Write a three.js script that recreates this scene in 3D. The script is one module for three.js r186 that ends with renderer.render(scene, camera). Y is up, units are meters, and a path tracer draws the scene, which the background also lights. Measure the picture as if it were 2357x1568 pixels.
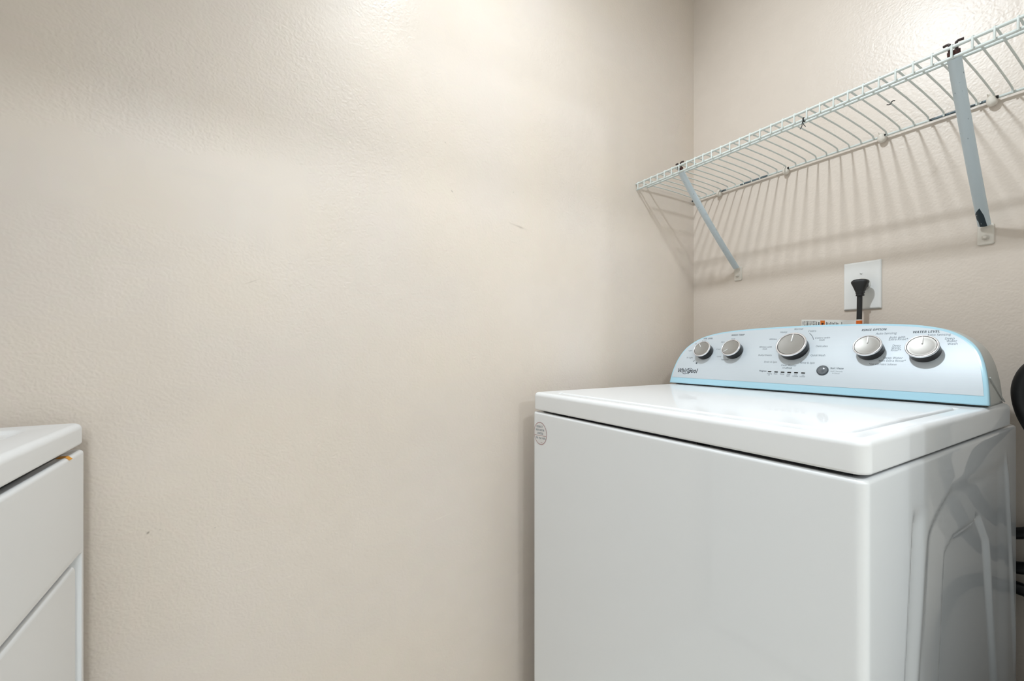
import * as THREE from 'three';
import { mergeGeometries, toCreasedNormals } from 'three/addons/utils/BufferGeometryUtils.js';

// ---------------------------------------------------------------- camera, exposure, lamps
// world: the corner of the two walls in view is x = 0, z = 0; the floor is y = 0; metres
const scene = new THREE.Scene();
const FOCAL = 983.4, YAW = 31.3607 * Math.PI / 180;                       // focal length in pixels of the 2357 x 1568 frame
const camera = new THREE.PerspectiveCamera(2 * Math.atan(784 / FOCAL) * 180 / Math.PI, 2357 / 1568, 0.02, 30);
camera.position.set(-1.4027, 1.018, 1.0043);
camera.lookAt(-1.4027 + Math.sin(YAW), 1.018, 1.0043 - Math.cos(YAW));
camera.setViewOffset(2357, 1568, 0, -24.9, 2357, 1568);                   // the lens is shifted so that verticals stay vertical
camera.updateProjectionMatrix();

const renderer = new THREE.WebGLRenderer({ antialias: true });
renderer.toneMapping = THREE.LinearToneMapping;
renderer.toneMappingExposure = 0.572;
renderer.shadowMap.enabled = true;
renderer.shadowMap.type = THREE.PCFSoftShadowMap;
scene.background = new THREE.Color(0x000000);

const LAMP_COLOR = new THREE.Color().setRGB(0.86, 0.94, 1.0);
const CLOSET_LAMP = { at: [-1.085, 2.37, 0.42], radius: 0.045, candela: 9.8, aim: [-0.56, 1.0, 0.78], cone: 82 };  // aim and cone are made up to balance light between the walls
const HALL_LAMPS = [{ at: [-1.47, 2.36, 2.09], radius: 0.055, candela: 5.1 }, { at: [-1.62, 2.36, 4.28], radius: 0.11, candela: 11 }];

// ---------------------------------------------------------------- helpers
let seed = 20240611;
const rnd = () => { seed = (seed * 1664525 + 1013904223) >>> 0; return seed / 4294967296; };
const clamp = (x, a, b) => Math.min(b, Math.max(a, x));
const smooth = (a, b, x) => { const t = clamp((x - a) / (b - a), 0, 1); return t * t * (3 - 2 * t); };
const lerp = (a, b, t) => a + (b - a) * t;
const taken = {};
function numbered(name) { const n = taken[name] = (taken[name] ?? -1) + 1; return n ? `${name}_${String(n).padStart(3, '0')}` : name; }
function mesh(name, geometry, material, parent, label) {
  const m = new THREE.Mesh(geometry, material);
  m.name = parent ? name : numbered(name);
  m.castShadow = m.receiveShadow = true;
  (parent ?? scene).add(m);
  if (label) m.userData.label = label;
  return m;
}
function thing(name, label, category, [x, y, z] = [0, 0, 0], group) {
  const g = new THREE.Group(); g.name = numbered(name); g.position.set(x, y, z);
  g.userData = { label, category }; if (group) g.userData.group = group;
  scene.add(g); return g;
}
function structure(name, geometry, material, label, category) {
  const m = mesh(name, geometry, material); m.name = name;
  m.userData = { kind: 'structure', label, category }; return m;
}
const merge = (list) => mergeGeometries(list.map((g) => { const q = g.index ? g.toNonIndexed() : g; for (const k of Object.keys(q.attributes)) if (k !== 'position' && k !== 'normal') q.deleteAttribute(k); return q; }));
function box(x0, x1, y0, y1, z0, z1) { const g = new THREE.BoxGeometry(x1 - x0, y1 - y0, z1 - z0); g.translate((x0 + x1) / 2, (y0 + y1) / 2, (z0 + z1) / 2); return g; }

// a skin over closed rings of points, capped at both ends, facing outwards
function loft(rings, { capStart = true, capEnd = true, uv = false } = {}) {
  const n = rings[0].length, pos = [], idx = [], uvs = [];
  rings.forEach((r, k) => r.forEach((p, i) => { pos.push(...p); uvs.push(i / n, k / (rings.length - 1)); }));
  for (let k = 0; k + 1 < rings.length; k++) for (let i = 0; i < n; i++) {
    const a = k * n + i, b = k * n + (i + 1) % n, c = a + n, d = b + n;
    idx.push(a, b, d, a, d, c);
  }
  const cap = (ring, base, flip) => {
    const c = ring.reduce((s, p) => [s[0] + p[0] / n, s[1] + p[1] / n, s[2] + p[2] / n], [0, 0, 0]), at = pos.length / 3;
    ring.forEach((p, i) => { pos.push(...p); uvs.push(i / n, flip ? 0 : 1); }); pos.push(...c); uvs.push(0.5, flip ? 0 : 1);
    for (let i = 0; i < n; i++) { const j = (i + 1) % n; flip ? idx.push(at + j, at + i, at + n) : idx.push(at + i, at + j, at + n); }
  };
  if (capStart) cap(rings[0], 0, true);
  if (capEnd) cap(rings.at(-1), 0, false);
  let vol = 0;
  for (let t = 0; t < idx.length; t += 3) {
    const [a, b, c] = [0, 1, 2].map((q) => pos.slice(idx[t + q] * 3, idx[t + q] * 3 + 3));
    vol += a[0] * (b[1] * c[2] - b[2] * c[1]) - a[1] * (b[0] * c[2] - b[2] * c[0]) + a[2] * (b[0] * c[1] - b[1] * c[0]);
  }
  if (vol < 0) for (let t = 0; t < idx.length; t += 3) [idx[t], idx[t + 1]] = [idx[t + 1], idx[t]];
  const g = new THREE.BufferGeometry();
  g.setAttribute('position', new THREE.Float32BufferAttribute(pos, 3));
  if (uv) g.setAttribute('uv', new THREE.Float32BufferAttribute(uvs, 2));
  g.setIndex(idx); g.computeVertexNormals();
  return g;
}
// a rounded rectangle in the plane of its two axes
function roundRing(a0, a1, b0, b1, r, place, seg = 6, div = 1) {
  r = Math.max(1e-4, Math.min(r, (a1 - a0) / 2 - 1e-5, (b1 - b0) / 2 - 1e-5));
  const c = [[a1 - r, b1 - r, 0], [a0 + r, b1 - r, 1], [a0 + r, b0 + r, 2], [a1 - r, b0 + r, 3]], out = [];
  c.forEach(([ca, cb, q], k) => {
    for (let i = 0; i <= seg; i++) { const t = (q + i / seg) * Math.PI / 2; out.push([ca + r * Math.cos(t), cb + r * Math.sin(t)]); }
    const last = out.at(-1), nx = c[(k + 1) % 4], t = nx[2] * Math.PI / 2, first = [nx[0] + r * Math.cos(t), nx[1] + r * Math.sin(t)];
    for (let i = 1; i < div; i++) out.push([lerp(last[0], first[0], i / div), lerp(last[1], first[1], i / div)]);
  });
  return out.map(([a, b]) => place(a, b));
}
// a slab lying flat (x, z) with rounded corners and rounded top and bottom edges
function slab(x0, x1, z0, z1, y0, y1, { rc = 0.01, rt = 0.004, rb = 0.004, seg = 6, arc = 5 } = {}) {
  const rings = [], add = (inset, y) => rings.push(roundRing(x0 + inset, x1 - inset, z0 + inset, z1 - inset, rc - inset, (a, b) => [a, y, b], seg));
  for (let i = 0; i <= arc; i++) { const t = i / arc * Math.PI / 2; add(rb * (1 - Math.sin(t)), y0 + rb * (1 - Math.cos(t))); }
  for (let i = 0; i <= arc; i++) { const t = i / arc * Math.PI / 2; add(rt * (1 - Math.cos(t)), y1 - rt + rt * Math.sin(t)); }
  return loft(rings);
}
// the same slab standing against a plane x = const, its face towards -x
function plateX(y0, y1, z0, z1, xBack, xFront, { rc = 0.005, rt = 0.002, seg = 5, arc = 4 } = {}) {
  const rings = [], s = Math.sign(xFront - xBack), add = (inset, x) => rings.push(roundRing(y0 + inset, y1 - inset, z0 + inset, z1 - inset, rc - inset, (a, b) => [x, a, b], seg));
  add(0, xBack);
  for (let i = 0; i <= arc; i++) { const t = i / arc * Math.PI / 2; add(rt * (1 - Math.cos(t)), xFront - s * rt * (1 - Math.sin(t))); }
  return loft(rings);
}
// a round or oval tube along points; size(t) may change the radii
function tube(points, r, radial = 10, { rx = null, side = null, uv = false } = {}) {
  const P = points.map((p) => new THREE.Vector3(...p)), rings = [];
  let N = null;
  P.forEach((p, i) => {
    const T = new THREE.Vector3().subVectors(P[Math.min(i + 1, P.length - 1)], P[Math.max(i - 1, 0)]).normalize();
    if (!N) { N = side ? new THREE.Vector3(...side) : (Math.abs(T.y) < 0.9 ? new THREE.Vector3(0, 1, 0) : new THREE.Vector3(1, 0, 0)); }
    N = N.clone().addScaledVector(T, -N.dot(T)).normalize();
    const B = new THREE.Vector3().crossVectors(T, N), t = i / (P.length - 1);
    const ra = typeof r === 'function' ? r(t) : r, rb = rx ? rx(t) : ra;
    rings.push(Array.from({ length: radial }, (_, k) => { const a = k / radial * Math.PI * 2; return p.clone().addScaledVector(N, ra * Math.cos(a)).addScaledVector(B, rb * Math.sin(a)).toArray(); }));
  });
  return loft(rings, { uv });
}
const curve = (pts, n) => new THREE.CatmullRomCurve3(pts.map((p) => new THREE.Vector3(...p)), false, 'centripetal').getPoints(n).map((v) => v.toArray());
function lathe(profile, seg = 48) { return new THREE.LatheGeometry(profile.map(([r, y]) => new THREE.Vector2(r, y)), seg); }

// smooth value noise on a lattice
const LAT = 256, lattice = Float32Array.from({ length: LAT * LAT }, () => rnd());
function noise(x, y) {
  const xi = Math.floor(x), yi = Math.floor(y), fx = x - xi, fy = y - yi;
  const a = xi & 255, b = (xi + 1) & 255, c = (yi & 255) * LAT, d = ((yi + 1) & 255) * LAT;
  const ux = fx * fx * fx * (fx * (fx * 6 - 15) + 10), uy = fy * fy * fy * (fy * (fy * 6 - 15) + 10);
  return lerp(lerp(lattice[c + a], lattice[c + b], ux), lerp(lattice[d + a], lattice[d + b], ux), uy);
}
function dataTexture(w, h, fill, { srgb = false } = {}) {
  const data = new Uint8Array(w * h * 4);
  for (let j = 0; j < h; j++) for (let i = 0; i < w; i++) {
    const v = fill((i + 0.5) / w, (j + 0.5) / h), k = (j * w + i) * 4;
    if (typeof v === 'number') data[k] = data[k + 1] = data[k + 2] = clamp(v, 0, 1) * 255;
    else { data[k] = clamp(v[0], 0, 255); data[k + 1] = clamp(v[1], 0, 255); data[k + 2] = clamp(v[2], 0, 255); }
    data[k + 3] = 255;
  }
  const t = new THREE.DataTexture(data, w, h, THREE.RGBAFormat);
  t.magFilter = t.minFilter = THREE.LinearFilter; t.wrapS = t.wrapT = THREE.RepeatWrapping;
  if (srgb) t.colorSpace = THREE.SRGBColorSpace;
  t.needsUpdate = true; return t;
}
function canvasTexture(w, h, draw) {
  const c = document.createElement('canvas'); c.width = w; c.height = h;
  draw(c.getContext('2d'), w, h);
  const t = new THREE.CanvasTexture(c); t.colorSpace = THREE.SRGBColorSpace; t.magFilter = THREE.LinearFilter; t.anisotropy = 8;
  return t;
}
// uv of a wall in its own two axes, 0..1 over a given extent
function wallUV(g, f) {
  const p = g.attributes.position, uv = g.attributes.uv;
  for (let i = 0; i < p.count; i++) { const [u, v] = f(p.getX(i), p.getY(i), p.getZ(i)); uv.setXY(i, u, v); }
  return g;
}

// ---------------------------------------------------------------- materials
const std = (o) => new THREE.MeshStandardMaterial(o);
const phys = (o) => new THREE.MeshPhysicalMaterial(o);
const M = {
  ceiling: std({ color: 0xf6f5f2, roughness: 0.85 }),
  floor: std({ color: 0xe2ded6, roughness: 0.5 }),
  trim: std({ color: 0xf0efeb, roughness: 0.35 }),
  hallWall: std({ color: 0xe4ddd2, roughness: 0.6 }),
  enamel: phys({ color: 0xeff1f3, roughness: 0.5, clearcoat: 1, clearcoatRoughness: 0.03 }),
  enamelTop: phys({ color: 0xf1f2f3, roughness: 0.5, clearcoat: 0.5, clearcoatRoughness: 0.04 }),
  steel: std({ color: 0x9a9c9e, roughness: 0.45, metalness: 0.8 }),
  consoleShell: std({ color: 0xcfcfca, roughness: 0.42 }),
  fascia: phys({ color: 0xb4dff0, roughness: 0.3, clearcoat: 0.6, clearcoatRoughness: 0.15 }),
  knobBlack: std({ color: 0x0a0a0c, roughness: 0.28 }),
  chrome: std({ color: 0xf0eff2, roughness: 0.16, metalness: 0.85 }),
  knobCap: std({ color: 0x9a9792, roughness: 0.4, metalness: 0.45 }),
  pointer: std({ color: 0xfbfbfa, roughness: 0.35 }),
  led: std({ color: 0x08090c, roughness: 0.3 }),
  button: phys({ color: 0x6c7278, roughness: 0.25, metalness: 0.2, clearcoat: 0.6, clearcoatRoughness: 0.1 }),
  buttonRing: std({ color: 0x4a5157, roughness: 0.35, metalness: 0.3 }),
  wire: std({ color: 0xd6dcd8, roughness: 0.35 }),
  paintedFoot: std({ color: 0xddd6cb, roughness: 0.45 }),
  clip: std({ color: 0xe2dbd0, roughness: 0.5 }),
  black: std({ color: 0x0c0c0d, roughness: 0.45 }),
  plug: std({ color: 0x18191b, roughness: 0.5 }),
  rubber: std({ color: 0x121316, roughness: 0.42 }),
  plate: std({ color: 0xf1f1ef, roughness: 0.3 }),
  receptacle: std({ color: 0xd9d8d2, roughness: 0.35 }),
  orange: std({ color: 0xe0680f, roughness: 0.55 }),
  amber: std({ color: 0xe29a2c, roughness: 0.55 }),
  paper: std({ color: 0xf3f2ee, roughness: 0.6 }),
  endClip: std({ color: 0x2a1613, roughness: 0.45 }),
  endClipRed: std({ color: 0x431f19, roughness: 0.5 }),
  brass: std({ color: 0xb08a45, roughness: 0.35, metalness: 0.9 }),
  redHandle: std({ color: 0xa32a20, roughness: 0.4 }),
  blueHandle: std({ color: 0x2a4f9a, roughness: 0.4 }),
  foot: std({ color: 0x2a2a2b, roughness: 0.7 }),
  bulb: std({ color: 0xffffff, emissive: LAMP_COLOR, emissiveIntensity: 6, roughness: 0.4 }),
};

// painted plaster: orange-peel relief, smoother where it has been patched, small dents and nicks
const WALL_A = [2.45, 2.44], PAINT = [224, 212, 200];
const MARKS = [ // x, y, half length, half width, angle, relief (of the map's range), tint
  [-0.969, 1.424, 0.0035, 0.0012, -0.8, -0.25, -60], [-1.215, 1.485, 0.0025, 0.002, 0, 0.5, 22], [-1.12, 1.522, 0.0025, 0.0018, 0, 0.45, 20], [-0.987, 1.543, 0.0016, 0.0014, 0, -0.2, -40],
  [-0.774, 1.366, 0.03, 0.0022, -0.18, 0, -18], [-0.762, 1.363, 0.012, 0.0035, -0.2, 0, -18], [-1.563, 0.689, 0.003, 0.0016, 0.9, -0.3, -80], [-1.546, 0.691, 0.0012, 0.001, 0, -0.1, -45], [-1.463, 0.677, 0.0014, 0.0012, 0, -0.15, -45],
  [-1.168, 0.386, 0.0075, 0.0028, 0.6, -0.45, 0], [-1.406, 0.582, 0.022, 0.0016, 0.12, 0.32, 6], [-1.398, 0.589, 0.014, 0.0012, 0.3, 0.28, 5], [-1.336, 0.547, 0.006, 0.0016, 0.15, 0.35, 8],
  [-1.721, 1.003, 0.006, 0.0014, -0.6, 0.4, 6], [-1.711, 0.996, 0.007, 0.0013, -0.2, 0.4, 6], [-1.372, 0.758, 0.009, 0.0013, -0.5, 0.35, 8], [-1.356, 0.811, 0.022, 0.0012, 0.1, 0.25, 4], [-0.126, 1.084, 0.006, 0.002, 0, 0.5, 8],
  [-0.999, 0.602, 0.03, 0.0018, 0.22, 0.28, 6], [-1.402, 1.158, 0.014, 0.0009, 0.45, -0.15, -26], [-0.786, 1.457, 0.0035, 0.001, 0.6, -0.22, -25], [-1.424, 0.483, 0.006, 0.0013, 0.7, -0.25, 0], [-1.26, 0.771, 0.01, 0.0012, 0.3, 0.3, 5],
  [-1.295, 1.16, 0.003, 0.001, -0.7, -0.2, -18], [-0.86, 0.75, 0.03, 0.001, -0.35, 0.25, 4], [-0.83, 0.77, 0.03, 0.0008, -0.25, 0.2, 4], [-0.95, 0.52, 0.004, 0.001, -0.6, 0.3, 5], [-1.39, 0.462, 0.004, 0.0014, -0.5, 0.35, 8], [-1.09, 1.0, 0.02, 0.0008, 0.1, 0.15, 3],
];
function marksAt(x, y) {
  let relief = 0, tint = 0;
  for (const [mx, my, a, b, t, r, c] of MARKS) {
    const dx = x - mx, dy = y - my; if (Math.abs(dx) > 0.05 || Math.abs(dy) > 0.05) continue;
    const u = (dx * Math.cos(t) + dy * Math.sin(t)) / a, v = (-dx * Math.sin(t) + dy * Math.cos(t)) / b, q = u * u + v * v;
    if (q < 4) { const w = Math.exp(-q * 1.6); relief += r * w; tint += c * w; }
  }
  { const q = Math.hypot(x + 1.229, y - 0.321); relief += 0.3 * Math.exp(-(((q - 0.006) / 0.0014) ** 2)); }
  return [relief, tint];
}
function peel(x, y, seedShift = 0) { // x, y in metres
  const X = x * 1000 + seedShift * 37, Y = y * 1000 + seedShift * 53;
  const wx = (noise(X / 9, Y / 9) - 0.5) * 5, wy = (noise(X / 9 + 91, Y / 9 + 17) - 0.5) * 5;
  let n = noise((X + wx) / 4.0, (Y + wy) / 4.0) * 0.62 + noise((X - wy) / 2.4 + 40, (Y + wx) / 2.4 + 80) * 0.38;
  return n - 0.5;
}
// the patch that was filled and sanded, and other rolled areas where the peel is flatter
function peelStrength(x, y, s) {
  let k = 0.55 + 0.75 * smooth(0.3, 0.7, noise(x * 3.3 + s * 7, y * 3.3 + 11) * 0.6 + noise(x * 9 + 5, y * 9 + s * 3) * 0.4);
  if (s === 0) {
    const edge = (noise(x * 30, y * 30) - 0.5) * 0.03, top = 1.39 + edge - (x + 1.75) * -0.04;
    const patch = smooth(top + 0.008, top - 0.008, y) * smooth(1.2 + edge, 1.26 + edge, y + (x + 1.3) * 0.1) * smooth(-1.25 + edge * 2, -1.33 + edge * 2, x);
    k *= 1 - 0.85 * patch;
    k *= 1 + 0.35 * smooth(1.36, 1.44, y) * smooth(-0.9, -1.3, x);
    k *= 1 - 0.55 * smooth(-1.0, -0.75, x) * smooth(0.95, 0.8, y);
  }
  return k;
}
const bumpA = dataTexture(2048, 2048, (u, v) => { const x = -WALL_A[0] + u * WALL_A[0], y = v * WALL_A[1]; return 0.5 + peel(x, y) * 0.34 * peelStrength(x, y, 0) + marksAt(x, y)[0] * 0.5; });
const colorA = dataTexture(2048, 2048, (u, v) => {
  const x = -WALL_A[0] + u * WALL_A[0], y = v * WALL_A[1], [, t] = marksAt(x, y);
  const k = (noise(x * 5 + 3, y * 5 + 9) - 0.5) * 4 + (noise(x * 31, y * 31) - 0.5) * 2 + t;
  const w = (noise(x * 7 + 30, y * 7 + 60) - 0.5) * 3;
  return [PAINT[0] + k + w * 0.4, PAINT[1] + k, PAINT[2] + k - w];
}, { srgb: true });
const roughA = dataTexture(1024, 1024, (u, v) => { const x = -WALL_A[0] + u * WALL_A[0], y = v * WALL_A[1]; return 0.40 + (noise(x * 4 + 8, y * 4 + 2) - 0.5) * 0.12; });
M.wallBack = std({ map: colorA, bumpMap: bumpA, bumpScale: 0.0011, roughnessMap: roughA, roughness: 1 });
const WALL_B = [1.06, 2.44];
const bumpB = dataTexture(1024, 2048, (u, v) => { const z = u * WALL_B[0], y = v * WALL_B[1]; return 0.5 + peel(z, y, 3) * 0.34 * peelStrength(z, y, 2); });
const colorB = dataTexture(512, 1024, (u, v) => { const z = u * WALL_B[0], y = v * WALL_B[1], k = (noise(z * 5 + 70, y * 5 + 9) - 0.5) * 4 + (noise(z * 31 + 9, y * 31) - 0.5) * 2; return [PAINT[0] + k, PAINT[1] + k, PAINT[2] + k]; }, { srgb: true });
M.wallRight = std({ map: colorB, bumpMap: bumpB, bumpScale: 0.0009, roughness: 0.36 });
M.wallPlain = std({ color: new THREE.Color().setRGB(PAINT[0] / 255, PAINT[1] / 255, PAINT[2] / 255, THREE.SRGBColorSpace), roughness: 0.45 });

// ---------------------------------------------------------------- the room
const H = 2.44, XL = -2.45, ZF = 0.943, ZO = 1.06, DOOR = { x0: -1.80, x1: -0.70, y: 1.915 };
const HALL = { x0: -3.2, x1: 0.9, z1: 5.6 };
structure('wall_back', wallUV(box(XL - 0.1, 0.1, 0, H, -0.1, 0), (x, y) => [(x + WALL_A[0]) / WALL_A[0], y / WALL_A[1]]), M.wallBack, 'beige painted wall with light orange-peel texture and patched areas between the two appliances', 'wall');
structure('wall_right', wallUV(box(0, 0.1, 0, H, 0, ZO), (x, y, z) => [z / WALL_B[0], y / WALL_B[1]]), M.wallRight, 'beige painted wall carrying the wire shelf and the outlet', 'wall');
structure('wall_left', box(XL - 0.1, XL, 0, H, 0, ZO), M.wallPlain, 'beige closet wall behind the second white appliance', 'wall');
structure('wall_front', merge([box(XL, DOOR.x0, 0, H, ZF, ZO), box(DOOR.x1, 0, 0, H, ZF, ZO), box(DOOR.x0, DOOR.x1, DOOR.y, H, ZF, ZO)]), M.trim, 'closet wall with the door opening', 'wall');
structure('ceiling', box(HALL.x0 - 0.1, HALL.x1 + 0.1, H, H + 0.1, -0.1, HALL.z1 + 0.1), M.ceiling, 'flat white ceiling', 'ceiling');
structure('floor', box(HALL.x0 - 0.1, HALL.x1 + 0.1, -0.1, 0, -0.1, HALL.z1 + 0.1), M.floor, 'greyish tan floor', 'floor');
structure('wall_hall_left', box(HALL.x0 - 0.1, HALL.x0, 0, H, ZO, HALL.z1), M.hallWall, 'hall wall', 'wall');
structure('wall_hall_right', box(HALL.x1, HALL.x1 + 0.1, 0, H, ZO, HALL.z1), M.hallWall, 'hall wall', 'wall');
structure('wall_hall_end', box(HALL.x0 - 0.1, HALL.x1 + 0.1, 0, H, HALL.z1, HALL.z1 + 0.1), M.hallWall, 'hall end wall', 'wall');
structure('wall_hall_near', merge([box(HALL.x0 - 0.1, XL, 0, H, ZO - 0.1, ZO), box(0.1, HALL.x1 + 0.1, 0, H, ZO - 0.1, ZO)]), M.hallWall, 'hall wall beside the closet', 'wall');
structure('trim_1', merge([box(DOOR.x1, DOOR.x1 + 0.06, 0, DOOR.y + 0.06, ZO, ZO + 0.014), box(DOOR.x0 - 0.06, DOOR.x0, 0, DOOR.y + 0.06, ZO, ZO + 0.014), box(DOOR.x0, DOOR.x1, DOOR.y, DOOR.y + 0.06, ZO, ZO + 0.014)]), M.trim, 'white door casing around the closet opening', 'trim');

// ---------------------------------------------------------------- lamps
function ceilingLamp(label, { at: [x, y, z], radius, candela }) {
  const g = thing('ceiling_lamp', label, 'lamp', [x, H, z]);
  const drop = H - y;
  mesh('lamp_base', lathe([[0, 0], [0.055, 0], [0.055, -0.008], [0.03, -0.016], [0.02, -(drop - radius * 0.95)], [0, -(drop - radius * 0.95)]], 32), M.trim, g);
  const b = mesh('bulb', new THREE.SphereGeometry(radius, 32, 24), M.bulb, g); b.position.y = -drop; b.castShadow = false;
  const l = new THREE.PointLight(LAMP_COLOR, candela, 0, 2); l.position.set(0, -drop, 0); l.castShadow = true;
  l.shadow.radius = radius / 0.02; l.shadow.mapSize.set(2048, 2048); l.shadow.camera.near = radius + 0.01; l.shadow.bias = -0.0005; g.add(l);
}
{ // closet ceiling lamp; flood head and tilt are added to shape its light
  const { at, radius, candela, aim, cone } = CLOSET_LAMP, P = new THREE.Vector3(...at), dir = new THREE.Vector3(...aim).sub(P).normalize();
  const g = thing('closet_ceiling_lamp', 'white closet ceiling lamp with an added flood head tilted to shape its light', 'lamp', [at[0], H, at[2]]);
  const head = new THREE.Group(); head.position.set(0, at[1] - H, 0); head.quaternion.setFromUnitVectors(new THREE.Vector3(0, -1, 0), dir);
  const place = (geo) => geo.applyQuaternion(head.quaternion).translate(0, at[1] - H, 0);
  mesh('lamp_base', lathe([[0, 0], [0.05, 0], [0.05, -0.008], [0.02, -0.014], [0, -0.014]], 32), M.trim, g);
  mesh('added_reflector', place(lathe([[0, 0.055], [0.02, 0.055], [0.022, 0.03], [radius * 0.98, 0.006], [radius * 1.02, 0.001], [radius * 0.98, 0.001], [0, 0.004]], 40)), M.trim, g);
  mesh('glowing_face', place(lathe([[0, -0.001], [radius * 0.6, -0.0005], [radius * 0.94, 0.0005]], 40)), M.bulb, g);
  const l = new THREE.SpotLight(LAMP_COLOR, candela, 0, cone * Math.PI / 180, 1, 2);
  l.position.copy(dir).multiplyScalar(0.004).add(new THREE.Vector3(0, at[1] - H, 0)); l.target.position.copy(l.position).add(dir);
  l.castShadow = true; l.shadow.radius = radius / 0.02; l.shadow.mapSize.set(2048, 2048); l.shadow.camera.near = 0.02; l.shadow.bias = -0.0005; g.add(l, l.target);
}
ceilingLamp('round hall ceiling lamp nearest the closet door', HALL_LAMPS[0]);
ceilingLamp('round hall ceiling lamp farther down the hall', HALL_LAMPS[1]);

// ---------------------------------------------------------------- washing machine
const W = { x0: -0.7933, x1: -0.1082, z0: 0.1036, z1: 0.7956, top: 0.915, zc: 0.4496, backBody: -0.056 };
const washer = thing('washing_machine', 'white top-load washing machine with light blue and silver control console under the wire shelf', 'washing machine', [W.x0, 0, W.zc]);
washer.updateMatrixWorld();
const inWasher = (g) => g.translate(-W.x0, 0, -W.zc);
// pressed relief of the side panel, metres inwards, x and y in world
function sideRelief(x, y) {
  const below = (x0, y0, slope) => x0 + (y0 - y) * slope;
  let d = 0;
  const head = (yt, w) => smooth(yt, yt - w, y);
  const e1 = -0.640 - Math.max(0, 0.79 - y) * 0.145 - 0.02 * 0;
  const g1 = x - e1; // a slanted crease that fades out behind its sharp front edge
  d += 0.0034 * smooth(-0.004, 0.005, g1) * smooth(0.055, 0.012, g1) * head(0.808, 0.03);
  const e2 = -0.578 - Math.max(0, 0.77 - y) * 0.2 + 0.10 * smooth(0.745, 0.81, y) * smooth(0.72, 0.82, y);
  d += 0.0030 * smooth(e2 - 0.012, e2 + 0.016, x) * head(0.818, 0.03) * smooth(-0.13, -0.20, x);
  const left = -0.497 - Math.max(0, 0.70 - y) * 0.15, right = -0.262 + Math.max(0, 0.674 - y) * 0.2 - Math.max(0, y - 0.674) * 1.0;
  const topEdge = x < -0.335 ? 0.724 - 0.35 * Math.max(0, -0.455 - x) : 0.732;
  d += 0.0055 * smooth(left - 0.008, left + 0.009, x) * smooth(right + 0.010, right - 0.012, x) * smooth(topEdge + 0.007, topEdge - 0.010, y);
  const rr = -0.147 + Math.max(0, 0.80 - y) * 0.17;
  d -= 0.0032 * Math.exp(-(((x - rr) / 0.008) ** 2)) * head(0.83, 0.06);
  return d * smooth(0.06, 0.14, y);
}
{ // cabinet: rounded upright corners, a rolled top edge, relief pressed into the right side
  const rings = [], y0 = 0.02, y1 = 0.8668, rt = 0.006, xa = W.x0, xb = W.backBody, za = W.z0 + 0.0006, zb = W.z1 - 0.001;
  const levels = [];
  levels.push([0.004, y0], [0, y0 + 0.004]);
  for (let i = 1; i < 150; i++) levels.push([0, y0 + 0.004 + (y1 - rt - y0 - 0.004) * i / 150]);
  for (let i = 0; i <= 6; i++) { const t = i / 6 * Math.PI / 2; levels.push([rt * (1 - Math.cos(t)), y1 - rt + rt * Math.sin(t)]); }
  for (const [inset, y] of levels) rings.push(roundRing(xa + inset, xb - inset, za + inset, zb - inset, 0.012 - inset, (x, z) => {
    if (z > zb - inset - 1e-6) z -= sideRelief(x, y) * smooth(xa + 0.018, xa + 0.03, x) * smooth(xb - 0.018, xb - 0.03, x);
    return [x, y, z];
  }, 8, 150));
  const inner = rings.length; // the cabinet is hollow: a narrow rim, then inner walls down to a deck
  for (const [inset, y] of [[0.016, y1 - 0.001], [0.018, y1 - 0.004], [0.018, 0.60], [0.03, 0.598]]) rings.push(roundRing(xa + inset, xb - inset, za + inset, zb - inset, 0.012, (x, z) => [x, y, z], 8, 150));
  mesh('cabinet', inWasher(loft(rings)), M.enamel, washer);
  for (const [x, z] of [[xa + 0.05, za + 0.05], [xa + 0.05, zb - 0.05], [xb - 0.11, za + 0.05], [xb - 0.11, zb - 0.05]]) mesh('top_support', inWasher(slab(x - 0.015, x + 0.015, z - 0.015, z + 0.015, 0.598, 0.8735, { rc: 0.003, rt: 0.001, rb: 0.001, seg: 2, arc: 2 })), M.steel, washer);
}
{ // top: a shallow tray that holds the lid
  const x0 = W.x0, x1 = W.x1, z0 = W.z0, z1 = W.z1, yb = 0.8715, yt = W.top, rings = [];
  const add = (i, y, rc = 0.017 - i) => rings.push(roundRing(x0 + i, x1 - i, z0 + i, z1 - i, rc, (a, b) => [a, y, b], 8, 4));
  add(0.03, yb + 0.002, 0.01); add(0.005, yb + 0.0005);
  for (let k = 0; k <= 5; k++) { const t = k / 5 * Math.PI / 2; add(0.004 * (1 - Math.sin(t)), yb + 0.004 * (1 - Math.cos(t))); }
  for (let k = 0; k <= 8; k++) { const t = k / 8 * Math.PI / 2; add(0.010 * (1 - Math.cos(t)), yt - 0.010 + 0.010 * Math.sin(t)); }
  const tray = (i, y, rc) => rings.push(roundRing(-0.768 + i, -0.300 - i, 0.158 + i, 0.770 - i, rc - i, (a, b) => [a, y, b], 8, 4));
  for (let k = 0; k <= 4; k++) { const t = k / 4 * Math.PI / 2; tray(0.004 * Math.sin(t), yt - 0.004 * (1 - Math.cos(t)), 0.028); }
  tray(0.0045, yt - 0.009, 0.028);
  mesh('top_panel', inWasher(loft(rings)), M.enamelTop, washer);
  mesh('lid', inWasher(slab(-0.7600, -0.3080, 0.1660, 0.7620, yt - 0.0085, yt + 0.0018, { rc: 0.022, rt: 0.004, rb: 0.001, seg: 8 })), M.enamelTop, washer, 'flat white lid set into the top');
}
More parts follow.
